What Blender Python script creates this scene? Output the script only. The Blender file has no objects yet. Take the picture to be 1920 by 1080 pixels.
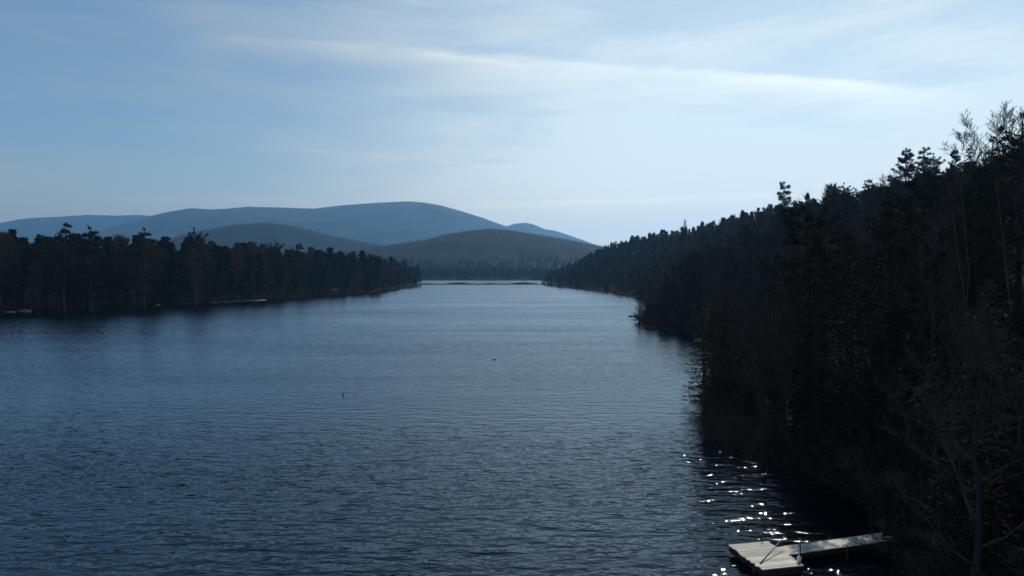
import bpy, math, random
import numpy as np
from mathutils import Vector, Matrix, noise as mnoise

random.seed(11)
R = math.radians
scn = bpy.context.scene
COL = scn.collection

# ------------------------------------------------------------------ camera
CAM_H, F, HORIZON = 13.0, 1300.0, 512.0
PITCH = math.atan((540 - HORIZON) / F)
cam_d = bpy.data.cameras.new('camera')
cam_d.sensor_width = 36.0
cam_d.lens = 36.0 * F / 1920.0
cam_d.clip_start, cam_d.clip_end = 0.5, 80000
cam = bpy.data.objects.new('camera', cam_d)
cam.location = (0, 0, CAM_H)
cam.rotation_euler = (math.pi / 2 - PITCH, 0, 0)
COL.objects.link(cam)
scn.camera = cam


def ray(px, py):
    u, v = (px - 960) / F, (540 - py) / F
    c, s = math.cos(PITCH), math.sin(PITCH)
    return Vector((u, c + v * s, -s + v * c))


def on_level(px, py, z=0.0):
    d = ray(px, py)
    t = (z - CAM_H) / d.z
    return Vector((d.x * t, d.y * t, z))


def at_depth(px, py, y):
    d = ray(px, py)
    t = y / d.y
    return Vector((d.x * t, y, CAM_H + d.z * t))


# ------------------------------------------------------------------ helpers
def mesh_from(name, V, Fc, mats, smooth=False, mi=None):
    me = bpy.data.meshes.new(name)
    V = np.asarray(V, dtype=np.float32).reshape(-1, 3)
    if isinstance(Fc, np.ndarray):
        n, k = Fc.shape
        me.vertices.add(len(V)); me.vertices.foreach_set('co', V.ravel())
        me.loops.add(n * k); me.loops.foreach_set('vertex_index', Fc.astype(np.int32).ravel())
        me.polygons.add(n); me.polygons.foreach_set('loop_start', np.arange(0, n * k, k, dtype=np.int32))
        if mi is not None:
            me.polygons.foreach_set('material_index', np.asarray(mi, dtype=np.int32))
        if smooth:
            me.polygons.foreach_set('use_smooth', np.ones(n, dtype=bool))
        me.update(calc_edges=True)
    else:
        me.from_pydata([tuple(map(float, v)) for v in V], [], Fc)
        if smooth:
            me.polygons.foreach_set('use_smooth', np.ones(len(me.polygons), dtype=bool))
    for m in (mats if isinstance(mats, (list, tuple)) else [mats]):
        me.materials.append(m)
    me.validate()
    return me


def link(name, me, parent=None, loc=None):
    o = bpy.data.objects.new(name, me)
    COL.objects.link(o)
    if parent is not None:
        o.parent = parent
    if loc is not None:
        o.location = loc
    return o


def tag(o, label=None, cat=None, group=None, kind=None):
    if label: o['label'] = label
    if cat: o['category'] = cat
    if group: o['group'] = group
    if kind: o['kind'] = kind
    return o


class MB:
    def __init__(self):
        self.v, self.f = [], []

    def quad(self, a, b, c, d):
        n = len(self.v)
        self.v += [a, b, c, d]
        self.f.append((n, n + 1, n + 2, n + 3))

    def tube(self, pts, rad, sides=6, cap=True):
        n0 = len(self.v)
        pts = [Vector(p) for p in pts]
        for i, p in enumerate(pts):
            a = pts[max(i - 1, 0)]; b = pts[min(i + 1, len(pts) - 1)]
            t = (b - a)
            t = t.normalized() if t.length > 1e-9 else Vector((0, 0, 1))
            up = Vector((0, 0, 1)) if abs(t.z) < .9 else Vector((1, 0, 0))
            x = t.cross(up).normalized(); y = t.cross(x)
            for k in range(sides):
                an = 2 * math.pi * k / sides
                self.v.append(p + (x * math.cos(an) + y * math.sin(an)) * rad[i])
        for i in range(len(pts) - 1):
            for k in range(sides):
                a = n0 + i * sides + k; b = n0 + i * sides + (k + 1) % sides
                self.f.append((a, b, b + sides, a + sides))
        if cap:
            self.f.append(tuple(n0 + k for k in range(sides))[::-1])
            self.f.append(tuple(n0 + (len(pts) - 1) * sides + k for k in range(sides)))

    def box(self, c, ax, ay, az):
        c, ax, ay, az = map(Vector, (c, ax, ay, az))
        n = len(self.v)
        for sz in (-1, 1):
            for sx, sy in ((-1, -1), (1, -1), (1, 1), (-1, 1)):
                self.v.append(c + ax * sx + ay * sy + az * sz)
        for q in ((3, 2, 1, 0), (4, 5, 6, 7), (0, 1, 5, 4), (1, 2, 6, 5), (2, 3, 7, 6), (3, 0, 4, 7)):
            self.f.append(tuple(n + i for i in q))

    def mesh(self, name, mat, smooth=False):
        return mesh_from(name, [tuple(v) for v in self.v], self.f, mat, smooth)


# ------------------------------------------------------------------ materials
class NT:
    """small node-building helper"""
    def __init__(self, tree):
        self.t = tree; self.n = tree.nodes; self.l = tree.links

    def new(self, kind, **kw):
        n = self.n.new(kind)
        for k, v in kw.items():
            setattr(n, k, v)
        return n

    def put(self, sock, val):
        if isinstance(val, bpy.types.NodeSocket):
            self.l.new(val, sock)
        elif val is not None:
            sock.default_value = val

    def math(self, op, a, b=None, c=None, clamp=False):
        n = self.new('ShaderNodeMath', operation=op, use_clamp=clamp)
        for i, v in enumerate((a, b, c)):
            if v is not None: self.put(n.inputs[i], v)
        return n.outputs[0]

    def vmath(self, op, a, b=None, s=None):
        n = self.new('ShaderNodeVectorMath', operation=op)
        self.put(n.inputs[0], a)
        if b is not None: self.put(n.inputs[1], b)
        if s is not None: self.put(n.inputs['Scale'], s)
        return n.outputs['Value'] if op in ('DOT_PRODUCT', 'LENGTH') else n.outputs[0]

    def noise(self, vec, scale, detail=3.0, rough=.55, out='Fac', dist=0.0):
        n = self.new('ShaderNodeTexNoise')
        self.put(n.inputs['Vector'], vec)
        n.inputs['Scale'].default_value = scale
        n.inputs['Detail'].default_value = detail
        n.inputs['Roughness'].default_value = rough
        n.inputs['Distortion'].default_value = dist
        return n.outputs[out]

    def ramp(self, fac, stops):
        n = self.new('ShaderNodeValToRGB')
        self.put(n.inputs[0], fac)
        cr = n.color_ramp
        while len(cr.elements) < len(stops): cr.elements.new(.5)
        for e, (p, c) in zip(cr.elements, stops):
            e.position = p
            e.color = (c[0], c[1], c[2], 1) if hasattr(c, '__len__') else (c, c, c, 1)
        return n.outputs[0]

    def mix(self, fac, a, b, blend='MIX'):
        n = self.new('ShaderNodeMix', data_type='RGBA', blend_type=blend)
        self.put(n.inputs[0], fac)
        for s, v in ((n.inputs[6], a), (n.inputs[7], b)):
            self.put(s, (v[0], v[1], v[2], 1) if isinstance(v, tuple) else v)
        return n.outputs[2]

    def smooth(self, x, lo, hi):
        n = self.new('ShaderNodeMapRange', interpolation_type='SMOOTHSTEP')
        self.put(n.inputs[0], x)
        self.put(n.inputs[1], lo); self.put(n.inputs[2], hi)
        return n.outputs[0]


def material(name):
    m = bpy.data.materials.new(name)
    m.use_nodes = True
    t = NT(m.node_tree)
    b = m.node_tree.nodes['Principled BSDF']
    return m, t, b


def simple(name, c1, c2, scale=3.0, rough=.85, spec=.2, vec='Object', detail=4, bump=0, stretch=None, per_object=0.0):
    m, t, b = material(name)
    tc = t.new('ShaderNodeTexCoord')
    v = tc.outputs[vec]
    if stretch:
        mp = t.new('ShaderNodeMapping'); t.put(mp.inputs[0], v); mp.inputs['Scale'].default_value = stretch
        v = mp.outputs[0]
    f = t.noise(v, scale, detail)
    col = t.ramp(f, [(.3, c1), (.7, c2)])
    if per_object:
        oi = t.new('ShaderNodeObjectInfo')
        hsv = t.new('ShaderNodeHueSaturation')
        t.put(hsv.inputs['Color'], col)
        t.put(hsv.inputs['Value'], t.math('MULTIPLY_ADD', oi.outputs['Random'], per_object, 1 - per_object / 2))
        r2 = t.math('FRACT', t.math('MULTIPLY', oi.outputs['Random'], 7.13))
        t.put(hsv.inputs['Hue'], t.math('MULTIPLY_ADD', r2, .05, .475))
        col = hsv.outputs[0]
    t.put(b.inputs['Base Color'], col)
    b.inputs['Roughness'].default_value = rough
    b.inputs['Specular IOR Level'].default_value = spec
    if bump:
        bn = t.new('ShaderNodeBump'); bn.inputs['Strength'].default_value = bump
        bn.inputs['Distance'].default_value = .05
        t.put(bn.inputs['Height'], f); t.put(b.inputs['Normal'], bn.outputs[0])
    return m


M = {}
M['bark'] = simple('bark', (.022, .018, .016), (.045, .038, .034), 5, .95, .1, stretch=(1, 1, .25), bump=.6, per_object=.5)
M['pine_bark'] = simple('pine_bark', (.022, .017, .014), (.05, .038, .03), 5, .95, .1, stretch=(1, 1, .25), bump=.6)
M['birch_bark'] = simple('birch_bark', (.055, .05, .047), (.14, .13, .125), 4, .75, .2, stretch=(1, 1, 2.5))
M['twig'] = simple('twig', (.042, .031, .027), (.085, .061, .053), .6, .95, .05, per_object=.6)
M['needles'] = simple('needles', (.015, .014, .009), (.031, .029, .017), .55, .95, .05, per_object=.7)
M['needles_dark'] = simple('needles_dark', (.012, .012, .008), (.026, .024, .015), .55, .95, .05, per_object=.7)
M['needles_sunlit'] = simple('needles_sunlit', (.04, .036, .017), (.085, .07, .036), .8, .9, .05)  # warm sunlight mixed into the needle colour
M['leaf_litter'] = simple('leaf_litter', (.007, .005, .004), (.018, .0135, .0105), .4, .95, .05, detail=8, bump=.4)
M['marsh'] = simple('marsh_plants', (.02, .017, .012), (.05, .043, .03), .3, .95, .05)
M['sand'] = simple('sand', (.10, .085, .07), (.17, .15, .13), .8, .9, .1)
M['rock'] = simple('rock', (.06, .058, .056), (.18, .175, .17), 2.5, .9, .2, bump=.5)
M['pale_rock'] = simple('pale_rock', (.11, .105, .10), (.19, .185, .18), 2.5, .9, .2, bump=.5)
M['dead_wood'] = simple('dead_wood', (.03, .025, .02), (.08, .068, .058), 4, .9, .15, stretch=(.3, 1, 1))
M['deck'] = simple('weathered_planks', (.40, .365, .30), (.68, .625, .52), 3, .8, .25, stretch=(.5, 6, 1), detail=6, bump=.25)
_t = NT(M['deck'].node_tree); _b = _t.n['Principled BSDF']
_g = _t.new('ShaderNodeNewGeometry'); _src = _b.inputs['Base Color'].links[0].from_socket
_h = _t.new('ShaderNodeHueSaturation'); _t.put(_h.inputs['Color'], _src)
_t.put(_h.inputs['Value'], _t.math('MULTIPLY_ADD', _g.outputs['Random Per Island'], .5, .7))
_t.put(_b.inputs['Base Color'], _h.outputs[0])
M['frame_wood'] = simple('dock_framing', (.02, .017, .014), (.05, .042, .035), 3, .9, .1, stretch=(.4, 3, 3))
M['pipe'] = simple('dark_steel', (.03, .03, .032), (.07, .066, .06), 8, .55, .4)
M['white_plastic'] = simple('white_plastic', (.74, .74, .75), (.82, .82, .82), 6, .35, .5)
M['hut_wall'] = simple('hut_boards', (.10, .085, .07), (.17, .15, .13), 2, .9, .1)
M['pale_board'] = simple('pale_boards', (.42, .4, .37), (.55, .53, .5), 2, .85, .2)
M['hut_roof'] = simple('grey_roofing', (.30, .31, .33), (.42, .43, .45), 2, .6, .4)
M['dark_plastic'] = simple('dark_plastic', (.012, .012, .013), (.03, .03, .03), 6, .5, .4)
M['feathers'] = simple('feathers', (.012, .011, .01), (.05, .045, .04), 14, .8, .2)
M['bill'] = simple('bill', (.05, .04, .02), (.09, .07, .03), 14, .6, .3)
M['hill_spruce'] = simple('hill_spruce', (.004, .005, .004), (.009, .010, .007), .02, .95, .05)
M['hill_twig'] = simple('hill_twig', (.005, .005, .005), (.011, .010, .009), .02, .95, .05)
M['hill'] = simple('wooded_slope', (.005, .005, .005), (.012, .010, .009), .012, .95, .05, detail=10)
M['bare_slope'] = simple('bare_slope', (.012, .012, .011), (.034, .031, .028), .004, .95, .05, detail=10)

# water: rippled normal from true slopes of a travelling height field (no screen-space filtering)
m, t, b = material('lake_water')
M['water'] = m
geo = t.new('ShaderNodeNewGeometry')
P = geo.outputs['Position']


def wave_height(p):
    # ripples: crests run mostly across the wind, three wavelengths
    def layer(rot, sx, sy, scale, det, amp, ro=.5):
        mp = t.new('ShaderNodeMapping')
        t.put(mp.inputs[0], p)
        mp.inputs['Rotation'].default_value = (0, 0, R(rot))
        mp.inputs['Scale'].default_value = (sx, sy, 1)
        return t.math('MULTIPLY', t.noise(mp.outputs[0], scale, det, ro), amp)
    a = layer(4, .40, 1, .90, 1, .15)
    c = layer(-7, .38, 1, 2.3, 2, .10)
    d = layer(12, .6, 1, 5.0, 1, .015)
    return t.math('ADD', t.math('ADD', a, c), d)


EPS = .02
h0 = wave_height(P)
hx = wave_height(t.vmath('ADD', P, (EPS, 0, 0)))
hy = wave_height(t.vmath('ADD', P, (0, EPS, 0)))
gust = t.ramp(t.noise(t.vmath('MULTIPLY', P, (.35, 1, 1)), .03, 4, .6), [(.28, .55), (.72, 1.5)])
sx = t.math('MULTIPLY', t.math('SUBTRACT', h0, hx), t.math('DIVIDE', gust, EPS))
sy = t.math('MULTIPLY', t.math('SUBTRACT', h0, hy), t.math('DIVIDE', gust, EPS))
# up the lake normals are tilted towards the viewer to reflect brighter sky
spw = t.new('ShaderNodeSeparateXYZ'); t.put(spw.inputs[0], P)
lean = t.smooth(t.math('SUBTRACT', 1.0, t.math('DIVIDE', 40.0, t.math('MAXIMUM', spw.outputs[1], 10.0))), 0.0, .85)
calm = t.math('MULTIPLY_ADD', lean, 0.0, 1.0)
sx = t.math('MULTIPLY', sx, calm)
lanes = t.smooth(t.noise(t.vmath('MULTIPLY', P, (.16, 1, 1)), .11, 4, .6), .3, .7)
asy = t.math('MULTIPLY_ADD', t.math('ABSOLUTE', sy), -1.0, t.math('MULTIPLY_ADD', lanes, -.03, -.008))
sy = t.math('MULTIPLY', t.math('ADD', t.math('MULTIPLY', sy, t.math('SUBTRACT', 1.0, lean)), t.math('MULTIPLY', asy, lean)), calm)
cmb = t.new('ShaderNodeCombineXYZ')
t.put(cmb.inputs[0], sx); t.put(cmb.inputs[1], sy); cmb.inputs[2].default_value = 1
N_ = t.vmath('NORMALIZE', cmb.outputs[0])
fr_ = t.new('ShaderNodeFresnel'); fr_.inputs['IOR'].default_value = 1.38; t.put(fr_.inputs['Normal'], N_)
gl_ = t.new('ShaderNodeBsdfGlossy'); gl_.inputs['Color'].default_value = (.77, .89, 1.0, 1); gl_.inputs['Roughness'].default_value = .03
t.put(gl_.inputs['Normal'], N_)
df_ = t.new('ShaderNodeBsdfDiffuse'); df_.inputs['Color'].default_value = (.001, .002, .005, 1)
mx_ = t.new('ShaderNodeMixShader')
t.put(mx_.inputs[0], fr_.outputs[0]); t.l.new(df_.outputs[0], mx_.inputs[1]); t.l.new(gl_.outputs[0], mx_.inputs[2])
t.l.new(mx_.outputs[0], m.node_tree.nodes['Material Output'].inputs['Surface'])
m.node_tree.nodes.remove(b)

# ------------------------------------------------------------------ shoreline and terrain
RS = [(-200, 13), (0, 14), (20, 15.5), (29, 17.2), (33, 18.3), (38, 19.5), (43.5, 19), (47, 16.8), (50, 15.6), (57, 15.8), (63, 18.2),
      (70, 21), (81, 25), (90, 28), (100, 31), (132, 38.6), (145, 36), (154, 33), (164, 32.2), (180, 33.5), (192, 37), (215, 45),
      (260, 57), (375, 69), (512, 63), (600, 52), (676, 40), (735, 37), (790, 34), (900, 60), (1300, 75), (3000, 120)]
LS = [(-200, -280), (100, -205), (150, -193), (227, -167), (277, -140), (328, -117), (384, -115), (457, -91.5), (500, -97),
      (563, -96), (640, -96), (700, -98), (768, -103), (850, -150), (1300, -230), (3000, -300)]
FAR_Y = 1290.0


def xr(y): return np.interp(y, [p[0] for p in RS], [p[1] for p in RS])
def xl(y): return np.interp(y, [p[0] for p in LS], [p[1] for p in LS])


def sst(x):
    x = np.clip(x, 0, 1)
    return x * x * (3 - 2 * x)


def terrain(x, y):
    x = np.asarray(x, float); y = np.asarray(y, float)
    dr = x - xr(y)
    fade = (1 - .75 * sst((y - 800) / 500)) * (1 + .28 * sst((y - 220) / 150) * (1 - sst((y - 580) / 200)))
    hr = np.where(dr < 0, dr * .25, (.5 * sst(dr / 1.5) + 23.5 * sst(dr / 66) + .01 * np.maximum(0, dr - 66)) * fade)
    dl = xl(y) - x
    hl = np.where(dl < 0, dl * .25, .4 * sst(dl / 2) + 5.0 * sst(dl / 140) + .012 * dl)
    df = y - FAR_Y
    hf = np.where(df < 0, df * .05, .5 * sst(df / 4) + 34 * sst(df / 480) + .002 * df)
    hs = .45 - np.abs(y - 790 - .05 * x) / 26.0 - np.maximum(0, np.abs(x + 35) - 75) * .02   # the low spit
    h = np.maximum(np.maximum(hr, hl), np.maximum(hf, hs))
    w = np.clip(h / 4, 0, 1)
    n = np.sin(x * .11 + 1.3 * np.sin(y * .07)) * np.sin(y * .09 + .7) * .8 + np.sin(x * .031 - y * .023) * 1.0
    return np.maximum(h + n * w, -4)


def tz(x, y): return float(terrain(x, y))


def axis(spec):
    out = []
    for a, b_, s in spec:
        out += list(np.arange(a, b_, s))
    out.append(spec[-1][1])
    return np.array(out)


gx = axis([(-8000, -2000, 1500), (-2000, -400, 200), (-400, -80, 5), (-80, 0, 4), (0, 130, 1.6), (130, 240, 8), (240, 400, 20), (400, 2000, 200), (2000, 8000, 1500)])
gy = axis([(-900, -600, 150), (-600, -40, 40), (-40, 5, 5), (5, 110, 1.7), (110, 240, 3.5), (240, 480, 7), (480, 760, 10), (760, 830, 4),
           (830, 1270, 20), (1270, 1310, 5), (1310, 2000, 40), (2000, 4000, 200), (4000, 9900, 1100)])
GX, GY = np.meshgrid(gx, gy)
GZ = terrain(GX, GY)
nx, ny = len(gx), len(gy)
idx = np.arange(nx * ny).reshape(ny, nx)
fq = np.stack([idx[:-1, :-1].ravel(), idx[:-1, 1:].ravel(), idx[1:, 1:].ravel(), idx[1:, :-1].ravel()], 1)
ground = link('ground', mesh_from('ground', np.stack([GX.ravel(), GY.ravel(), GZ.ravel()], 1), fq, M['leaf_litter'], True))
tag(ground, 'brown leaf covered shore ground under the trees', 'ground', kind='structure')

wx = np.array([-420.0, 160.0]); wy = np.array([-500.0, 1400.0])
water = link('lake', mesh_from('lake', [(wx[0], wy[0], 0), (wx[1], wy[0], 0), (wx[1], wy[1], 0), (wx[0], wy[1], 0)], [(0, 1, 2, 3)], M['water']))
tag(water, 'dark blue rippled lake between two wooded shores', 'lake', kind='structure')


# ------------------------------------------------------------------ far hills
def hill(name, label, prof, D, slope_w, mat, nxs=220, nys=46, rough=.05, seed=0, scatter=None):
    """A ridge: crest follows a profile at distance D, falls to the ground both ways, carved by spurs."""
    pxs = np.array([p[0] for p in prof], float); pys = np.array([p[1] for p in prof], float)
    u = np.linspace(pxs[0], pxs[-1], nxs)
    c = np.interp(u, pxs, pys)
    k = 3
    ker = np.ones(k) / k
    c = np.convolve(np.pad(c, k, 'edge'), ker, 'same')[k:-k]
    X = (u - 960) / F * D
    H = np.maximum(CAM_H + (HORIZON - c) / F * D, 6.0)
    tt = np.linspace(-1, 1, nys)
    V = np.zeros((nys, nxs, 3))
    for j, tq in enumerate(tt):
        a = abs(tq)
        for i in range(nxs):
            x = X[i]
            wob = 0.0
            y = D + tq * slope_w * (.55 + .45 * H[i] / H.max()) + wob
            prof_h = (1 - sst(a)) * .55 + (1 - a) * .45
            n = mnoise.fractal(Vector((x / (H.max() * 1.5) + seed, y / (H.max() * 1.5), seed)), .9, 2.1, 5)
            z = H[i] * prof_h * (1 - .45 * abs(n) * (1 - prof_h) * 1.6) + n * H.max() * rough * min(1, a * 5)
            V[j, i] = (x, y, z - 14 * (a > .97))
    V[:, 0, 2] = -14; V[:, -1, 2] = np.minimum(V[:, -1, 2], -14)
    idx = np.arange(nxs * nys).reshape(nys, nxs)
    fq = np.stack([idx[:-1, :-1].ravel(), idx[:-1, 1:].ravel(), idx[1:, 1:].ravel(), idx[1:, :-1].ravel()], 1)
    o = link(name, mesh_from(name, V.reshape(-1, 3), fq, mat, True))
    tag(o, label, 'mountain' if 'mountain' in name else 'hill', kind='structure')
    return V


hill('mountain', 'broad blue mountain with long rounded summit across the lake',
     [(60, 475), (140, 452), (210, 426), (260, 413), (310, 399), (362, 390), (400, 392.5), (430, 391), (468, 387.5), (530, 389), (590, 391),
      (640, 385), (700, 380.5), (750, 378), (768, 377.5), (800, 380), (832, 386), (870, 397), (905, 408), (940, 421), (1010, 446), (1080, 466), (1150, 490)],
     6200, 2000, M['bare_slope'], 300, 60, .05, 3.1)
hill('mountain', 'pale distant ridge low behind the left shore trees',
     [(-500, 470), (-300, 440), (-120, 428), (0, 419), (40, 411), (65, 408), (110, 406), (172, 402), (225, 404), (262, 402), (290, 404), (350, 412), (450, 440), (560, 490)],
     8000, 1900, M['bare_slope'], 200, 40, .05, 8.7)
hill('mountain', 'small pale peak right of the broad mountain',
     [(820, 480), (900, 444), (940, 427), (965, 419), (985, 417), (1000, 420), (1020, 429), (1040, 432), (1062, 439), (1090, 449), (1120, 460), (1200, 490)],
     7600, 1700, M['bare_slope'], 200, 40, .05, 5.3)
HILLS = []
HILLS.append((hill('hill', 'dark wooded hill in front of the broad mountain on the left',
     [(180, 490), (300, 452), (370, 434), (410, 427), (440, 421), (480, 418), (510, 417), (550, 423), (600, 436), (650, 447), (705, 457), (740, 462), (850, 488), (900, 500)],
     2800, 700, M['hill'], 200, 40, .04, 1.7), 2800))
HILLS.append((hill('hill', 'dark wooded hill ending at the right shore below the small peak',
     [(560, 492), (640, 474), (700, 464), (752, 456), (800, 449), (838, 438), (880, 432), (920, 428), (955, 431), (990, 437), (1030, 443), (1070, 450), (1110, 458), (1180, 470), (1320, 495)],
     2000, 560, M['hill'], 200, 40, .04, 6.2), 2000))

# ------------------------------------------------------------------ tree building
rng = random.Random(5)


def rvec(r=1.0):
    while True:
        v = Vector((rng.uniform(-1, 1), rng.uniform(-1, 1), rng.uniform(-1, 1)))
        if .01 < v.length < 1: return v.normalized() * r


def needle_tuft(mb, p, d, ln, wd, n, flat=.5):
    """n thin needle sprays fanning round direction d"""
    for _ in range(n):
        q = (d + rvec(.9))
        q.z *= flat
        q = q.normalized()
        s = q.cross(rvec()).normalized() * wd * rng.uniform(.6, 1.2)
        a = p + rvec(ln * .25)
        L = ln * rng.uniform(.6, 1.25)
        mb.quad(a - s * .4, a + q * L * .5 - s, a + q * L, a + q * L * .5 + s)


def trunk_path(h, lean, wob, n=8):
    return [Vector((lean[0] * (i / n) ** 1.3 * h + rng.uniform(-wob, wob) * min(1, i), lean[1] * (i / n) ** 1.3 * h + rng.uniform(-wob, wob) * min(1, i), h * i / n - (.6 if i == 0 else 0))) for i in range(n + 1)]


def along(path, t):
    t = max(0, min(.999, t)) * (len(path) - 1)
    i = int(t)
    return path[i].lerp(path[i + 1], t - i)


def spruce(h, rad, dens=1.0, base=.1, droop=.25, detail=1.0):
    tr = MB(); path = trunk_path(h, (rng.uniform(-.02, .02), rng.uniform(-.02, .02)), .05)
    tr.tube(path, [h * .013 * (1 - i / 9) + .012 for i in range(9)], 7)
    cr = MB(); wood = MB()
    zz = base
    while zz < .985:
        frac = (zz - base) / (1 - base)
        n = rng.choice((5, 6, 6, 7))
        a0 = rng.uniform(0, 6.28)
        for k in range(n):
            if rng.random() < .12: continue
            an = a0 + 6.283 * k / n + rng.uniform(-.25, .25)
            L = rad * (1 - frac) ** .85 * rng.uniform(.65, 1.12) + .18
            o = along(path, zz + rng.uniform(-.012, .012))
            out = Vector((math.cos(an), math.sin(an), 0))
            pts = [o + out * (L * s) + Vector((0, 0, -droop * L * s * (1.25 - .7 * s) + .12 * (1 - frac) * 0)) for s in (0, .35, .7, 1)]
            wood.tube(pts, [.03 * (1 - s * .8) + .006 for s in (0, .35, .7, 1)], 3, False)
            m_ = max(3, int(L * 5.0 * dens))
            for q in range(m_):
                s = (q + .8) / m_
                p = along(pts, s)
                side = Vector((-out.y, out.x, 0)) * rng.choice((-1, 1))
                d = (out * .7 + side * rng.uniform(.2, 1.0) + Vector((0, 0, -.25)))
                needle_tuft(cr, p + side * L * .16 * rng.random() * (1 - s * .5), d, .42 * (.7 + .3 * L / rad), .055, int(5 * detail + .5), .55)
        zz += (.034 + .02 * (1 - frac) * .6) * (14 / h) ** .5 / dens ** .3
    needle_tuft(cr, along(path, .97), Vector((0, 0, 1)), .5, .06, 8, 1.5)
    return tr, cr, wood


def pine(h, rad, base=.3, tiers=13, flat=.75, detail=1.0, cone=False):
    """eastern white pine: open plumed tiers of up-swept boughs"""
    tr = MB(); path = trunk_path(h, (rng.uniform(-.04, .04), rng.uniform(-.04, .04)), .1)
    tr.tube(path, [h * .015 * (1 - i / 9.5) + .015 for i in range(9)], 8)
    cr = MB(); wood = MB()
    for i in range(tiers):
        frac = (i + rng.uniform(-.45, .45)) / tiers
        frac = min(max(frac, 0), .97)
        zz = base + (1 - base) * frac
        n = rng.choice((4, 5, 6)) if cone else rng.choice((3, 4, 5, 5))
        a0 = rng.uniform(0, 6.28)
        env = rad * (math.sin(math.pi * min(1, (frac * .62 + .36))) ** .9)
        if cone: env = rad * (.9 * (1 - frac) ** .8 + .1)
        for k in range(n):
            an = a0 + 6.283 * k / n + rng.uniform(-.4, .4)
            L = env * rng.uniform(.4, 1.3)
            if rng.random() < .15: L *= .35
            o = along(path, zz + rng.uniform(-.035, .035))
            out = Vector((math.cos(an), math.sin(an), 0))
            up = flat * rng.uniform(.1, .95)
            pts = [o + out * (L * s) + Vector((0, 0, L * (up * s * s * .9 - .04 * s))) for s in (0, .3, .65, 1)]
            wood.tube(pts, [.06 * (1 - s * .8) * h / 18 + .008 for s in (0, .3, .65, 1)], 4, False)
            nb = max(3, int(L * 2.3))
            for q in range(nb):
                s = .3 + .7 * (q + .6) / nb
                p = along(pts, s)
                for sd in (-1, 1):
                    side = Vector((-out.y, out.x, 0)) * sd
                    e = p + side * L * .3 * (1.2 - s) * rng.uniform(.4, 1) + out * .2 + Vector((0, 0, .12 * rng.random()))
                    wood.tube([p, e], [.014, .006], 3, False)
                    needle_tuft(cr, e, (out * .5 + side * .5 + Vector((0, 0, .55))), .52, .06, int(12 * detail), .8)
            needle_tuft(cr, pts[-1], out + Vector((0, 0, .7)), .55, .06, int(16 * detail), .9)
    needle_tuft(cr, path[-1], Vector((0, 0, 1)), .6, .09, 14, 1.4)
    return tr, cr, wood


def bare(h, spread, r0, twig_r=.011, start=.35, lean=(0, 0), limbs=9, levels=3, up=.65, crook=.22, kids=(6, 5, 4)):
    """leafless broadleaf tree: limbs, branches, twigs"""
    tr = MB(); path = trunk_path(h * .93, lean, .12 * h / 15)
    tr.tube(path, [r0 * (1 - i / 8.6) + .015 for i in range(9)], 8)
    cr = MB()

    def grow(p, d, L, r, lev):
        pts, q = [p], p
        for i in range(4):
            d = (d + rvec(crook) + Vector((0, 0, up * .16))).normalized()
            q = q + d * (L / 4)
            pts.append(q)
        cr.tube(pts, [max(twig_r * .6, r * (1 - i / 4.6)) for i in range(5)], 5 if lev == 0 else 3, False)
        if lev >= levels: return
        n = kids[min(lev, len(kids) - 1)]
        for k in range(n):
            s = .22 + .75 * (k + rng.random()) / n
            b = along(pts, s)
            dd = (d * .75 + rvec(.75) + Vector((0, 0, up * .35))).normalized()
            grow(b, dd, L * rng.uniform(.38, .62) * (1.15 - s * .4), max(twig_r, r * .5), lev + 1)

    for k in range(limbs):
        s = start + (1 - start) * (k + rng.random() * .8) / limbs
        o = along(path, s)
        an = k * 2.4 + rng.uniform(-.5, .5)
        d = Vector((math.cos(an) * (1.15 - s * .5), math.sin(an) * (1.15 - s * .5), up + s * .5)).normalized()
        grow(o, d, spread * (1.25 - s * .55) * rng.uniform(.8, 1.2), r0 * .42 * (1.2 - s), 0)
    return tr, cr, None


def shrub(h, n, twig_r=.009):
    cr = MB()
    for k in range(n):
        an = rng.uniform(0, 6.28); d = Vector((math.cos(an) * rng.uniform(.2, .9), math.sin(an) * rng.uniform(.2, .9), 1)).normalized()
        p = Vector((math.cos(an), math.sin(an), 0)) * rng.uniform(0, .4); L = h * rng.uniform(.6, 1.1)
        pts = [p - Vector((0, 0, .3))]
        for i in range(4):
            d = (d + rvec(.2)).normalized(); p = p + d * L / 4; pts.append(p)
        cr.tube(pts, [.02, .017, .014, .01, .006], 4, False)
        for j in range(9):
            b_ = along(pts, rng.uniform(.25, 1)); dd = (d + rvec(.8)).normalized(); L2 = L * rng.uniform(.2, .45)
            mid = b_ + dd * L2 * .5 + rvec(.05)
            cr.tube([b_, mid, b_ + dd * L2], [twig_r, twig_r * .8, twig_r * .5], 3, False)
            for _ in range(4):
                e = along([b_, mid, b_ + dd * L2], rng.random()); d3 = (dd + rvec(.9)).normalized()
                cr.tube([e, e + d3 * L2 * rng.uniform(.25, .6)], [twig_r * .7, twig_r * .4], 3, False)
    return cr


def merge_two(a, b_):
    """needles and bough wood in one crown mesh, two material slots"""
    n = len(a.v)
    V = [tuple(v) for v in a.v] + [tuple(v) for v in b_.v]
    Fc = list(a.f) + [tuple(i + n for i in f) for f in b_.f]
    return V, Fc, len(a.f)


def tree_meshes(kind, made, bark, leaf, twig=None):
    tr, cr, wood = made
    tm = tr.mesh(kind + '_trunk', bark, True)
    if wood:
        V, Fc, na = merge_two(cr, wood)
        cm = mesh_from(kind + '_crown', V, Fc, [leaf, M['twig']])
        mi = np.zeros(len(cm.polygons), dtype=np.int32); mi[na:] = 1
        cm.polygons.foreach_set('material_index', mi)
    else:
        cm = cr.mesh(kind + '_crown', leaf)
    return tm, cm


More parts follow.
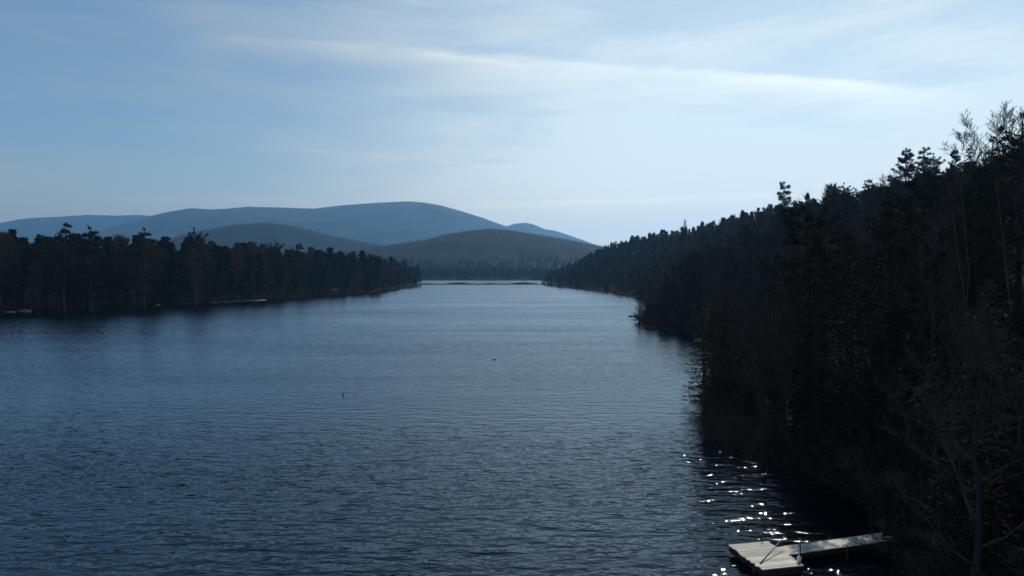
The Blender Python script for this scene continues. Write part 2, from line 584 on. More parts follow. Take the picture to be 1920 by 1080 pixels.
KINDS = {'pine_tree': [], 'spruce_tree': [], 'bare_tree': [], 'birch_tree': []}
for h, r, bs, ti in ((17, 3.6, .32, 13), (19, 4.0, .38, 13), (15, 3.4, .25, 12), (18, 3.2, .45, 11)):
    KINDS['pine_tree'].append((h,) + tree_meshes('pine', pine(h, r, bs, ti), M['pine_bark'], M['needles']))
for h, r, bs in ((14, 2.5, .08), (16, 2.7, .12), (12, 2.4, .05), (15, 2.2, .18)):
    KINDS['spruce_tree'].append((h,) + tree_meshes('spruce', spruce(h, r, 1.0, bs), M['pine_bark'], M['needles_dark']))
for h, sp, r0 in ((15, 4.2, .17), (13, 4.4, .15), (16, 3.8, .19), (14, 3.4, .13)):
    KINDS['bare_tree'].append((h,) + tree_meshes('bare', bare(h, sp, r0, .013), M['bark'], M['twig']))
for h, sp, r0, ln in ((13, 2.6, .10, (.1, .03)), (12, 2.4, .09, (-.16, .02)), (14, 2.6, .11, (-.06, -.05))):
    KINDS['birch_tree'].append((h,) + tree_meshes('birch', bare(h, sp, r0, .011, .42, ln, 8, 3, .6), M['birch_bark'], M['twig']))


def plant_tree(name, h0, tm, cm, loc, scale, rz, label, cat, group=None, lean=(0, 0)):
    e = bpy.data.objects.new(name, None)
    e.empty_display_size = .5
    COL.objects.link(e)
    e.location = loc
    e.rotation_euler = (lean[0], lean[1], rz)
    e.scale = scale if hasattr(scale, '__len__') else (scale,) * 3
    tag(e, label, cat, group)
    link('trunk', tm, e)
    link('crown', cm, e)
    return e


# ------------------------------------------------------------------ where trees stand
SUN_AZ, SUN_EL = 24.6, 38.0       # azimuth right of the view, elevation
sdir = Vector((math.sin(R(SUN_AZ)) * math.cos(R(SUN_EL)), math.cos(R(SUN_AZ)) * math.cos(R(SUN_EL)), math.sin(R(SUN_EL))))
DOCK_C = Vector((11.3, 30.8, .45))


def max_height_in_sunbeam(x, y, half=2.2):
    """a clearing in the shore wood lets the sun down to the dock"""
    hx_, hy_ = sdir.x / math.cos(R(SUN_EL)), sdir.y / math.cos(R(SUN_EL))
    dx, dy = x - DOCK_C.x, y - DOCK_C.y
    s = dx * hx_ + dy * hy_
    off = abs(dx * hy_ - dy * hx_)
    if s < 2 or off > half: return 99.0
    return .45 + s * math.tan(R(SUN_EL)) - .2


# trees singled out in the photograph (placed first)
special_spots = []


def special(kind, var, px, py_top, depth, label, cat, h_px_base=None, rz=0.0, width=1.0, lean=(0, 0), meshes=None, height=None):
    top = at_depth(px, py_top, depth)
    g = tz(top.x, depth)
    hh = height or (top.z - g)
    rec = meshes or KINDS[kind][var]
    s = hh / max(v.co.z for v in rec[2].vertices)
    special_spots.append((top.x, depth))
    return plant_tree(kind, rec[0], rec[1], rec[2], (top.x, depth, g), (s * width, s * width, s), rz, label, cat, None, lean)


sky_pine = (18,) + tree_meshes('pine', pine(18, 4.2, .25, 18, .7, 1.1, True), M['pine_bark'], M['needles'])
thin_pine = (18,) + tree_meshes('pine', pine(18, 3.6, .22, 17, .6, .8, True), M['pine_bark'], M['needles'])
round_pine = (18,) + tree_meshes('pine', pine(18, 5.4, .45, 11, .5, 1.2), M['pine_bark'], M['needles'])
special('pine_tree', 0, 1472, 338, 215, 'lone tall pine standing above the right ridge skyline, half way down the slope', 'pine tree', meshes=thin_pine, rz=.4)
special('pine_tree', 0, 1697, 276, 150, 'broad tiered pine on the right skyline, first of the tall ridge cluster from the lake', 'pine tree', meshes=sky_pine, rz=1.1, width=.95)
special('pine_tree', 0, 1731, 274, 152, 'pointed dark pine on the right skyline next to the broad tiered pine', 'pine tree', meshes=thin_pine, rz=2.1)
special('pine_tree', 1, 1754, 284, 152, 'blunt topped dark pine leaning against the pointed pine on the right skyline', 'pine tree', rz=.3)
special('pine_tree', 0, 1793, 275, 140, 'narrow flat topped pine standing apart on the skyline left of the big bare tree', 'pine tree', meshes=sky_pine, rz=4.0, width=.62)
special('spruce_tree', 1, 1822, 276, 120, 'small spruce on the skyline just left of the big bare tree', 'spruce tree')
big_bare = (18,) + tree_meshes('bare', bare(18, 4.2, .17, .015, .36, (-.02, 0), 16, 3, .75, .17, (8, 6, 4)), M['pine_bark'], M['pine_bark'])
special('bare_tree', 0, 1862, 188, 62, 'tall leafless tree with fine upright twigs against the sky at upper right', 'bare tree', meshes=big_bare, rz=.8, width=1.4)
special('pine_tree', 1, 1916, 208, 60, 'dense dark pine cut by the right edge of the picture beside the tall bare tree', 'pine tree', rz=2.6)
special('pine_tree', 0, 118, 415, 232, 'round crowned pine rising above the left shore wood against the far ridge', 'pine tree', meshes=round_pine, rz=.2, width=.9)
special('spruce_tree', 1, 1286, 411, 440, 'dark pointed spruce just above the low end of the right ridge skyline', 'spruce tree')
special('pine_tree', 2, 168, 421, 240, 'pointed pine above the left shore wood, next right of the round crowned pine', 'pine tree', rz=1)
special('pine_tree', 2, 268, 424, 262, 'tall spire topped pine of the left shore wood below the start of the broad mountain', 'pine tree', rz=2)
special('pine_tree', 1, 366, 425, 285, 'heavy topped pine of the left shore wood below the dark left hill', 'pine tree', rz=3)
special('pine_tree', 1, 515, 448, 350, 'first of the two pines standing out near the low end of the left shore wood', 'pine tree', rz=3.6)
special('pine_tree', 0, 560, 454, 372, 'second of the two pines standing out near the low end of the left shore wood', 'pine tree', rz=5)
# hemlock at the right edge, warm sunlight painted into its needle colour
hem = (12,) + tree_meshes('hemlock', spruce(12, 2.3, 1.1, .12, .12, 1.0), M['pine_bark'], M['needles_sunlit'])
special('hemlock_tree', 0, 1858, 520, 37, 'small hemlock coloured as if sunlit with level sprays at the right edge of the picture', 'hemlock tree', meshes=hem, rz=1.2)


def leaning_birch(pxa, pya, da, pxb, pyb, db, label, fork=False, r0=.085, seed=1):
    """pale stem from its foot (a) to its tip (b)"""
    global rng
    keep = rng; rng = random.Random(seed)
    A = at_depth(pxa, pya, da); B = at_depth(pxb, pyb, db)
    A = Vector((A.x, A.y, tz(A.x, A.y)))
    d = B - A
    tr = MB(); pts = []
    for i in range(11):
        s = i / 10
        p = d * s + Vector((0, 0, math.sin(s * math.pi) * d.length * .045)) + rvec(.05) * (1 if i else 0)
        if i == 0: p -= d.normalized() * .6
        pts.append(p)
    tr.tube(pts, [r0 * (1 - .8 * i / 10) for i in range(11)], 8)
    if fork:
        b0 = pts[5]; q = [b0, b0 + d * .16 + Vector((.45, 0, .5)), b0 + d * .3 + Vector((.6, .2, 1.1)), b0 + d * .48 + Vector((.7, .3, 1.3))]
        tr.tube(q, [r0 * .5, r0 * .4, r0 * .3, r0 * .12], 6)
    cr = MB()
    for k in range(46):
        s = rng.uniform(.3, 1)
        b_ = along(pts, s)
        dd = (d.normalized() * .6 + rvec(.9) + Vector((0, 0, .2))).normalized()
        L = rng.uniform(.6, 1.9) * (1.2 - s * .5)
        q = [b_]
        for i in range(3):
            dd = (dd + rvec(.2)).normalized(); q.append(q[-1] + dd * L / 3)
        cr.tube(q, [.018, .013, .009, .005], 3, False)
        for _ in range(6):
            e = along(q, rng.uniform(.2, 1)); d3 = (dd + rvec(.8)).normalized()
            cr.tube([e, e + d3 * L * rng.uniform(.2, .45)], [.007, .004], 3, False)
    e = bpy.data.objects.new('birch_tree', None); COL.objects.link(e); e.location = A
    tag(e, label, 'birch tree')
    link('trunk', tr.mesh('birch_trunk', M['birch_bark'], True), e)
    link('crown', cr.mesh('birch_crown', M['twig']), e)
    special_spots.append((A.x, A.y))
    rng = keep
    return e


leaning_birch(1872, 1040, 26, 1742, 762, 24.5, 'long pale birch stem leaning out towards the lake at lower right, above the dock', False, .06, 3)
leaning_birch(1842, 560, 44, 1785, 400, 43, 'forked pale birch leaning left, above the sunlit coloured hemlock', True, .07, 5)
leaning_birch(1925, 520, 40, 1868, 335, 39, 'pale birch leaning left below the tall bare tree near the right edge', False, .06, 8)


# the evergreens on the bank that shade the walkway
for kx, ky, kh, kv in ((20.2, 41.2, 12.5, 0), (22.4, 42.2, 13.5, 1), (21.4, 38.8, 7.5, 2), (19.6, 44.5, 13.5, 3)):
    rec = KINDS['spruce_tree'][kv]; q = kh / rec[0]
    plant_tree('spruce_tree', rec[0], rec[1], rec[2], (kx, ky, tz(kx, ky)), (q * 1.2, q * 1.2, q), kx, 'dense dark spruce up the slope of the right bank, behind the walkway', 'spruce tree', 'spruces behind the walkway')
    special_spots.append((kx, ky))

# general wood: jittered rows on both shores
R2 = random.Random(77)


def near_special(x, y, r=2.2):
    return any((x - a) ** 2 + (y - b_) ** 2 < r * r for a, b_ in special_spots)


cands = []     # (distance, x, y, side, d)


def shore_rows(side):
    y = 4.0 if side > 0 else 205.0
    while y < 775:
        d = .8
        while d < (84 if side > 0 else 62):
            sp = 4.3 + .006 * y
            jy, jd = R2.uniform(-.45, .45) * sp, R2.uniform(-.4, .4) * sp
            yy = y + jy
            x = float(xr(yy)) + d + jd if side > 0 else float(xl(yy)) - d - jd
            dd = max(.5, d + jd)
            if side > 0 and abs(x - 0) < 9 and yy < 9: pass
            elif not near_special(x, yy): cands.append((math.hypot(x, yy), x, yy, side, dd))
            d += sp
        y += 4.3 + .006 * y


shore_rows(1); shore_rows(-1)
cands.sort()
LIMIT = 285
count = {k: 0 for k in KINDS}
for o in bpy.data.objects:
    k = o.name.split('.')[0]
    if k in count: count[k] += 1
STUFF = {1: [], -1: []}
LOOK = {'pine_tree': 'dark shaggy pine', 'spruce_tree': 'dense dark spruce', 'bare_tree': 'leafless brown tree', 'birch_tree': 'thin leafless birch'}
for dist, x, y, side, d in cands:
    g = tz(x, y)
    if dist < 6: continue
    rr = R2.random()
    if side > 0:
        kind = 'bare_tree' if rr < (.56 if d < 14 else .42) else 'spruce_tree' if rr < .7 else 'pine_tree' if rr < .96 else 'birch_tree'
    else:
        kind = 'pine_tree' if rr < .42 else 'spruce_tree' if rr < .68 else 'bare_tree' if rr < .96 else 'birch_tree'
    if side > 0 and d < 7 and kind == 'pine_tree': kind = 'spruce_tree'
    if kind == 'birch_tree' and dist < 48: kind = 'bare_tree'
    hgt = R2.uniform(11, 16.5) if side > 0 else R2.uniform(18, 27)
    if kind == 'pine_tree': hgt *= 1.08
    if side > 0 and d < 6: hgt *= R2.uniform(.6, .85)
    if side < 0 and d < 6: hgt *= R2.uniform(.6, .95)
    cap = max_height_in_sunbeam(x, y) - g
    rz = R2.uniform(0, 6.28); wd = R2.uniform(.85, 1.2); var = R2.randrange(12)
    # the canopy keeps under the photograph's skyline on the right
    if side > 0 and y > 8:
        px = 960 + x / y * F
        sky = np.interp(px, [1035, 1080, 1110, 1160, 1285, 1420, 1560, 1640, 1690, 1800, 1850, 1920], [505, 482, 455, 443, 416, 382, 352, 345, 330, 309, 292, 265])
        lim = CAM_H + (HORIZON - sky + R2.uniform(-16, 9)) / F * y - g
        hgt = min(hgt, max(3.0, lim))
    if side < 0:
        px = 960 + x / y * F
        sky = np.interp(px, [-60, 0, 100, 300, 420, 520, 600, 655, 700, 745, 800], [430, 430, 432, 436, 446, 460, 468, 475, 483, 493, 508])
        lim = CAM_H + (HORIZON - sky + R2.uniform(-24, 13)) / F * y - g
        hgt = min(hgt, max(4.0, lim))
    if cap < 2.5: continue
    hgt = min(hgt, cap)
    rec = KINDS[kind][var % len(KINDS[kind])]
    if count[kind] < LIMIT and dist < 520:
        count[kind] += 1
        s = hgt / rec[0]
        look = LOOK[kind]
        if side > 0:
            zone = 'near the dock' if y < 70 else 'between dock and raft point' if y < 195 else 'beyond the raft point'
            where = 'at the waterline of the right bank' if d < 8 else 'up the slope of the right bank'
        else:
            zone = 'in the front row' if d < 12 else 'behind the front row'
            where = 'of the left shore wood' if y > 330 else 'of the left shore wood near the picture edge' if x / y * F < -600 else 'of the left shore wood at its tallest stretch'
        lab = look + ' ' + (where + ', ' + zone if side > 0 else zone + ' ' + where)
        grp = kind.replace('_', ' ') + 's ' + (where + ', ' + zone if side > 0 else zone + ' ' + where)
        s_w = s * wd * min(1.5, max(1.0, (12 / hgt) ** .35))
        lx = R2.uniform(-.05, .05)
        ly = R2.uniform(-.05, .05) - (.12 if side > 0 and d < 6 else 0)
        plant_tree(kind, rec[0], rec[1], rec[2], (x, y, g), (s_w, s_w, s), rz, lab, kind.replace('_', ' '), grp, (0, 0) if d >= 6 else (lx * math.cos(rz), 0))
    else:
        STUFF[side].append((x, y, g, hgt, kind))
print('TREES', count, 'stuff', {k: len(v) for k, v in STUFF.items()})


# ------------------------------------------------------------------ woods too far to count (merged light trees)
def lod(kind, seed, n):
    r = np.random.default_rng(seed)
    V, Fq = [], []
    zs = r.random(n) ** (.8 if kind != 'bare_tree' else .6)
    for z in zs:
        if kind == 'spruce_tree': rad = .125 * (1 - z) + .01; z = .06 + .94 * z
        elif kind == 'pine_tree': rad = .135 * math.sin(math.pi * min(1, z * .65 + .33)) * (.6 + .4 * math.sin(z * 31 + seed)) + .015; z = .25 + .75 * z
        else: rad = .15 * math.sin(math.pi * (z * .8 + .15)) + .02; z = .22 + .78 * z
        an = r.random() * 6.283; rr = rad * (r.random() ** .5)
        c = np.array([math.cos(an) * rr, math.sin(an) * rr, z])
        if kind == 'bare_tree':
            d = np.array([math.cos(an) * .5, math.sin(an) * .5, 1.0]); d /= np.linalg.norm(d); L, w = .12, .007
        else:
            d = np.array([math.cos(an), math.sin(an), r.uniform(-.35, .5)]); d /= np.linalg.norm(d); L, w = .085, .024
        s = np.cross(d, r.normal(size=3)); s *= w / np.linalg.norm(s)
        b0 = len(V)
        V += [c - d * L * .5 - s * .4, c + s, c + d * L * .6, c - s]
        Fq.append((b0, b0 + 1, b0 + 2, b0 + 3))
    for k in range(4):                                   # stem
        a, a2 = k * math.pi / 2, (k + 1) * math.pi / 2
        b0 = len(V)
        V += [np.array([math.cos(a) * .011, math.sin(a) * .011, -.03]), np.array([math.cos(a2) * .011, math.sin(a2) * .011, -.03]),
              np.array([math.cos(a2) * .003, math.sin(a2) * .003, .95]), np.array([math.cos(a) * .003, math.sin(a) * .003, .95])]
        Fq.append((b0, b0 + 1, b0 + 2, b0 + 3))
    return np.array(V), np.array(Fq)


LODS = {n: {k: [lod(k, s, n) for s in range(4)] for k in ('pine_tree', 'spruce_tree', 'bare_tree')} for n in (420, 220, 40)}


def wood_mesh(name, items, n, label, mats, seed=1):
    r = np.random.default_rng(seed)
    VV, FF, MI = [], [], []
    off = 0
    for x, y, g, h, kind in items:
        if kind == 'birch_tree': kind = 'bare_tree'
        V, Fq = LODS[n][kind][r.integers(4)]
        a = r.random() * 6.283; ca, sa = math.cos(a), math.sin(a)
        w = h * r.uniform(.85, 1.25)
        W = np.stack([(V[:, 0] * ca - V[:, 1] * sa) * w + x, (V[:, 0] * sa + V[:, 1] * ca) * w + y, V[:, 2] * h + g], 1)
        VV.append(W); FF.append(Fq + off); off += len(V)
        MI.append(np.full(len(Fq), {'pine_tree': 0, 'spruce_tree': 1, 'bare_tree': 2}[kind]))
    o = link(name, mesh_from(name, np.concatenate(VV), np.concatenate(FF), mats, False, np.concatenate(MI)))
    tag(o, label, 'woodland', kind='stuff')
    return o


WM = [M['needles'], M['needles_dark'], M['twig']]
r3 = np.random.default_rng(9)
wood_mesh('woodland', STUFF[1], 420, 'dense far wood on the right ridge running down to the lake narrows', WM, 2)
left = list(STUFF[-1])
for _ in range(900):                                       # deeper rows behind the left shore trees
    y = r3.uniform(230, 900); x = float(xl(y)) - r3.uniform(60, 220)
    pxl = 960 + x / y * F
    capl = CAM_H + (HORIZON - np.interp(pxl, [-60, 300, 420, 520, 600, 655, 700, 745, 800], [436, 440, 450, 464, 472, 479, 487, 497, 509])) / F * y - tz(x, y)
    if capl < 4: continue
    left.append((x, y, tz(x, y), min(capl, r3.uniform(13, 19)), r3.choice(['pine_tree', 'spruce_tree', 'bare_tree'])))
wood_mesh('woodland', left, 420, 'dense dark wood receding along the left shore', WM, 3)
far = []
for _ in range(3600):
    y = FAR_Y + 3 + 700 * r3.random() ** 2.4
    x = r3.uniform(-.55, .32) * y
    far.append((x, y, tz(x, y), r3.uniform(13, 21) * (1.2 if r3.random() < .08 else 1), r3.choice(['pine_tree', 'spruce_tree', 'bare_tree'], p=[.3, .3, .4])))
for _ in range(240):                                       # right point beyond the narrows
    y = r3.uniform(775, 1290); x = float(xr(y)) + r3.uniform(1, 60)
    far.append((x, y, tz(x, y), r3.uniform(10, 15), r3.choice(['pine_tree', 'bare_tree'])))
wood_mesh('woodland', far, 220, 'misty low wood along the far shore under the hills', WM, 4)
hw = []
for V, D in HILLS:
    nys, nxs, _ = V.shape
    for _ in range(8000):
        j = r3.random() * (nys // 2 + 2); i = r3.random() * (nxs - 2)
        j0, i0 = int(j), int(i)
        fj, fi = j - j0, i - i0
        p = (V[j0, i0] * (1 - fi) + V[j0, i0 + 1] * fi) * (1 - fj) + (V[j0 + 1, i0] * (1 - fi) + V[j0 + 1, i0 + 1] * fi) * fj
        if p[2] < 8: continue
        hw.append((p[0], p[1], p[2] - .5, r3.uniform(4, 7.5), r3.choice(['spruce_tree', 'bare_tree', 'pine_tree'], p=[.3, .5, .2])))
wood_mesh('woodland', hw, 40, 'even forest cover on the two dark hills across the lake', [M['hill_spruce'], M['hill_spruce'], M['hill_twig']], 5)

YS = []
for h, r, bs in ((5, 1.5, .02), (4, 1.4, .02), (6, 1.6, .04)):
    YS.append((h,) + tree_meshes('young_spruce', spruce(h, r, .8, bs, .2, .9), M['pine_bark'], M['needles_dark']))
for y in list(np.arange(14, 150, 1.9)) + list(np.arange(150, 290, 3.4)):
    for d0 in (1.0, 4.2, 8.5):
        yy = y + R2.uniform(-1, 1); d = d0 + R2.uniform(-.8, 1.6); x = float(xr(yy)) + d
        if R2.random() < (.25 if d0 < 2 else .45) + min(yy, 130) / 400 or (abs(yy - 33.2) < 1.6 and d < 3): continue
        h = R2.uniform(2.2, 6)
        h = min(h, max_height_in_sunbeam(x, yy) - tz(x, yy))
        if h < 1.2: continue
        rec = YS[R2.randrange(3)]; s = h / rec[0]
        plant_tree('young_spruce', rec[0], rec[1], rec[2], (x, yy, tz(x, yy)), (s * 1.25, s * 1.25, s), R2.uniform(0, 6.28),
                   'small bushy spruce low on the right bank under the taller trees', 'spruce tree', 'young spruces low on the right bank')

# shrubs along the water
SH = [shrub(2.6, 16).mesh('shrub_stems', M['twig']), shrub(3.2, 13).mesh('shrub_stems', M['twig']), shrub(2.0, 18).mesh('shrub_stems', M['twig'])]
for y in list(np.arange(12, 150, 1.0)) + list(np.arange(150, 300, 2.2)):
    yy = y + R2.uniform(-.8, .8); x = float(xr(yy)) + R2.uniform(-.3, 2.8)
    if abs(yy - 33.2) < 1.3 and x < 20: continue
    o = link('bare_shrub', SH[R2.randrange(3)], None, (x, yy, max(tz(x, yy), -.1)))
    s = R2.uniform(.6, 1.25)
    if max_height_in_sunbeam(x, yy) - .5 < 3 * s: s *= .5
    o.scale = (s * 1.1, s * 1.1, s); o.rotation_euler = (0, R2.uniform(-.35, 0), R2.uniform(-.6, .6))
    tag(o, 'twiggy leafless shrub leaning over the water on the right bank', 'shrub', 'bare shrubs along the right waterline')
for y in np.arange(215, 430, 3.2):
    yy = y + R2.uniform(-1.5, 1.5); x = float(xl(yy)) - R2.uniform(.2, 3)
    o = link('bare_shrub', SH[R2.randrange(3)], None, (x, yy, max(tz(x, yy), -.1)))
    s = R2.uniform(.9, 1.7); o.scale = (s * 1.3, s * 1.3, s); o.rotation_euler = (0, 0, R2.uniform(0, 6))
    tag(o, 'twiggy leafless shrub at the foot of the left shore wood', 'shrub', 'bare shrubs along the left waterline')

# reeds on the low spit: one ground cover
mb = MB()
for _ in range(2600):
    x = r3.uniform(-105, 38); y = 790 + .05 * x + r3.normal() * 4.5
    h = r3.uniform(.4, 1.3) * (1.1 + .9 * math.sin(x * .13) * math.sin(x * .041 + 1))
    if h < .25: continue
    a = r3.random() * 3.14; w = .22
    v = Vector((math.cos(a) * w, math.sin(a) * w, 0)); p = Vector((x, y, tz(x, y)))
    l = Vector((r3.uniform(-.3, .3), r3.uniform(-.3, .3), h))
    mb.quad(p - v, p + v, p + l + v * .5, p + l - v * .5)
reeds = link('marsh_grass', mb.mesh('marsh_grass', M['marsh']))
tag(reeds, 'dark marsh grass on the low spit across the lake', 'marsh grass', kind='stuff')

# ------------------------------------------------------------------ the dock
dock = bpy.data.objects.new('dock', None); COL.objects.link(dock)
Lc, Nc, Rc = on_level(1358, 1022, .45), on_level(1431, 1068, .45), on_level(1507, 1060, .45)
ax = (Rc - Nc).normalized()                       # along the planks
ay = (Lc - Nc); ay -= ax * ay.dot(ax); LY = ay.length; ay.normalize()
LX = (Rc - Nc).length
dock.location = Nc
tag(dock, 'small grey plank swimming dock with a walkway to the right bank', 'dock')


def plank_deck(o, ux, uy, lx, ly, w, rg, ragged=.05, along_x=True):
    mb = MB(); n = int(ly / w)
    for i in range(n):
        a, e = -rg.random() * ragged, lx + rg.random() * ragged
        c = o + ux * ((a + e) / 2) + uy * ((i + .5) * ly / n) + Vector((0, 0, rg.uniform(-.004, .004) - .02))
        tilt = Vector((0, 0, rg.uniform(-.004, .004)))
        mb.box(c, ux * ((e - a) / 2), uy * (ly / n / 2 - .006) + tilt, Vector((0, 0, .018)))
    return mb


rg = random.Random(4)
link('deck', plank_deck(Vector((0, 0, 0)), ax, ay, LX, LY, .17, rg, .11).mesh('deck', M['deck']), dock)
fr = MB()
zc = Vector((0, 0, -.19))
for s in (0.02, .98):
    fr.box(ay * (LY * s) + ax * LX / 2 + zc, ax * (LX / 2 - .02), ay * .03, Vector((0, 0, .145)))
    fr.box(ax * (LX * s) + ay * LY / 2 + zc, ay * (LY * .48 - .034), ax * .03, Vector((0, 0, .145)))
for s in (.3, .7):
    fr.box(ay * (LY * s) + ax * LX / 2 + zc, ax * (LX * .48 - .04), ay * .03, Vector((0, 0, .12)))
link('frame', fr.mesh('dock_frame', M['frame_wood']), dock)
for sx_, sy_ in ((.2, .2), (.8, .2), (.2, .8), (.8, .8)):
    f_ = MB(); c = ax * LX * sx_ + ay * LY * sy_ + Vector((0, 0, -.44))
    f_.tube([c - ay * .4, c - ay * .3, c + ay * .3, c + ay * .4], [.05, .11, .11, .05], 10)
    link('float', f_.mesh('float', M['dark_plastic'], True), dock)
# walkway to the bank
ramp = bpy.data.objects.new('walkway', None); COL.objects.link(ramp); ramp.parent = dock
g0 = ax * LX + ay * LY * .40
g1 = on_level(1682, 1012, .62) - Nc
gv = (g1 - g0); gl = gv.length; gu = gv / gl
gp = Vector((-gu.y, gu.x, 0)).normalized()
wmb = plank_deck(g0 + gu * .012 + gp * .06, gp, gu, .84, gl - .012, .14, rg, .03)
link('boards', wmb.mesh('boards', M['deck']), ramp)
fb = MB()
for s in (.06, .94):
    fb.box(g0 + gu * gl / 2 + gp * s - Vector((0, 0, .145)), gu * (gl / 2 - .05), gp * .025, Vector((0, 0, .1)))
link('stringers', fb.mesh('walkway_frame', M['frame_wood']), ramp)
# posts
for q, h in ((g0 + gu * .55 - gp * .09, .75), (g0 + gu * 3.0 - gp * .09, .12), (g0 + gu * 3.0 + gp * 1.09, .1), (ax * LX * .93 + ay * (LY + .1), .4), (-ax * .1 + ay * LY * .2, .06)):
    pb = MB(); pb.tube([q + Vector((0, 0, -2.2)), q + Vector((0, 0, h - .02)), q + Vector((0, 0, h))], [.032, .032, .02], 8)
    link('post', pb.mesh('post', M['pipe'], True), dock)

# leaning pole and white buoy at the dock
pa, pb_ = on_level(1425, 1057, .46), at_depth(1471, 1005, 31.6)
mb = MB(); mb.tube([pa, pa.lerp(pb_, .5) + Vector((0, 0, -.02)), pb_], [.028, .026, .022], 8)
pole = link('leaning_pole', mb.mesh('leaning_pole', M['pipe'], True))
tag(pole, 'thin dark pole slanting up across the plank dock', 'pole')
bq = on_level(1503, 1054, .45)
mb = MB()
prof = [(0, .0), (.05, .02), (.09, .07), (.105, .14), (.09, .2), (.05, .245), (.028, .26), (.028, .31), (0.0, .315)]
mb.tube([Vector((0, 0, z)) for r_, z in prof], [max(r_, .002) for r_, z in prof], 14)
buoy = link('buoy', mb.mesh('buoy', M['white_plastic'], True), None, bq + Vector((-.1, .02, 0)))
tag(buoy, 'white plastic bottle shaped float standing on the near right corner of the dock', 'buoy')

# ------------------------------------------------------------------ small things on the water and the shores
def lathe(prof, n=12):
    mb = MB(); mb.tube([Vector((0, 0, z)) for r_, z in prof], [r_ for r_, z in prof], n); return mb


# spar marker (left) and water bird (right)
p = on_level(643, 741, 0)
mk = link('marker_buoy', lathe([(.02, -.3), (.13, -.25), (.15, .0), (.13, .12), (.075, .2), (.06, .55), (.065, .62), (.02, .66)]).mesh('marker_buoy', M['dark_plastic'], True), None, p)
mk.rotation_euler = (.08, .1, 0)
mk.scale = (.62, .62, .62)
tag(mk, 'thin dark marker standing upright in open water, nearer of two specks', 'buoy')
p = on_level(927, 675, 0)
bird = MB()
body = [(-.42, .10, .015), (-.36, .09, .07), (-.22, .07, .135), (0, .06, .16), (.2, .07, .13), (.3, .11, .085), (.34, .19, .058), (.36, .28, .05), (.39, .345, .062), (.45, .355, .055), (.5, .345, .022), (.58, .335, .006)]
bird.tube([Vector((x, 0, z)) for x, z, r_ in body], [r_ for x, z, r_ in body], 12)
bo = link('water_bird', bird.mesh('water_bird', M['feathers'], True), None, p)
bo.rotation_euler = (0, 0, R(200)); bo.scale = (.62,) * 3
tag(bo, 'dark water bird swimming alone in mid lake', 'bird')

# small raft and point on the right shore
p = on_level(1188, 592, .3)
raft = bpy.data.objects.new('swim_raft', None); COL.objects.link(raft); raft.location = (p.x, p.y, 0)
tag(raft, 'small dark floating raft off the wooded point on the right', 'raft')
link('deck', plank_deck(Vector((-1.5, -1.1, .34)), Vector((1, 0, 0)), Vector((0, 1, 0)), 3.0, 2.2, .15, rg, .04).mesh('raft_deck', M['frame_wood']), raft)
mb = MB()
for s in (-.8, .8):
    mb.tube([Vector((-1.4, s, .12)), Vector((-1.3, s, .12)), Vector((1.3, s, .12)), Vector((1.4, s, .12))], [.08, .19, .19, .08], 10)
link('floats', mb.mesh('raft_floats', M['dark_plastic'], True), raft)


def fallen(pxa, pya, pxb, pyb, zb, r0, label, n=10, seed=2):
    global rng
    keep = rng; rng = random.Random(seed)
    A = on_level(pxa, pya, .25); B = on_level(pxb, pyb, zb)
    mb = MB()
    pts = [A.lerp(B, i / 6) - A + rvec(r0 * .4) for i in range(7)]
    mb.tube(pts, [r0 * (1 - .09 * i) for i in range(7)], 8)
    for k in range(n):
        b_ = along(pts, rng.uniform(.3, 1)); d = ((B - A).normalized() * .6 + rvec(.8) + Vector((0, 0, .4))).normalized()
        L = rng.uniform(.3, 1.0)
        mb.tube([b_, b_ + d * L * .5, b_ + d * L + rvec(.1)], [r0 * .3, r0 * .2, .008], 4)
    o = link('fallen_log', mb.mesh('fallen_log', M['dead_wood'], True), None, A)
    tag(o, label, 'log')
    rng = keep
    return o


fallen(1372, 832, 1319, 806, .45, .17, 'dark fallen log poking from the right bank over the water, above the dock', 10, 2)
fallen(1262, 622, 1206, 611, .4, .3, 'dark drifted log at the tip of the wooded point beyond the raft', 12, 6)


def shore_point(px, back=0.0):
    y = 150.0
    while (px - 960) / F * y > float(xl(y)): y += .5
    return Vector(((px - 960) / F * (y + back), y + back, 0))


def boulder(px, py, sx_, sy_, sz_, mat, label, seed, group=None):
    import bmesh
    bm = bmesh.new()
    bmesh.ops.create_icosphere(bm, subdivisions=3, radius=1)
    for v in bm.verts:
        n = mnoise.fractal(v.co * 1.1 + Vector((seed, 0, 0)), 1, 2, 3) * .28
        v.co = v.co * (1 + n); v.co.z = max(v.co.z, -.5)
    me = bpy.data.meshes.new('boulder'); bm.to_mesh(me); bm.free()
    me.materials.append(mat)
    for pgn in me.polygons: pgn.use_smooth = True
    p = on_level(px, py, 0) if px > 960 else shore_point(px, -.3)
    o = link('boulder', me, None, (p.x, p.y, max(0, tz(p.x, p.y)) + sz_ * .2)); o.scale = (sx_, sy_, sz_)
    tag(o, label, 'boulder', group)


boulder(43, 583.5, 2.4, 1.2, .75, M['pale_rock'], 'long pale boulder at the waterline of the left shore, under the leftmost trees', 1)
boulder(16, 586, 1.8, 1.2, .5, M['rock'], 'low grey boulder at the waterline left of the long pale one', 2)
boulder(296, 571, .9, .8, .7, M['pale_rock'], 'small pale boulder on the left shore, midway to the sandy strip', 3)
boulder(1338, 652, 1.0, .9, .6, M['rock'], 'grey boulder at the water where the right bank closes the little cove', 4)
boulder(1318, 640, 1.5, .9, .5, M['rock'], 'flat grey boulder deep in the little cove of the right bank', 6)
boulder(1209, 600, 1.6, 1.2, .8, M['rock'], 'dark boulder on the tip of the wooded point by the raft', 7)

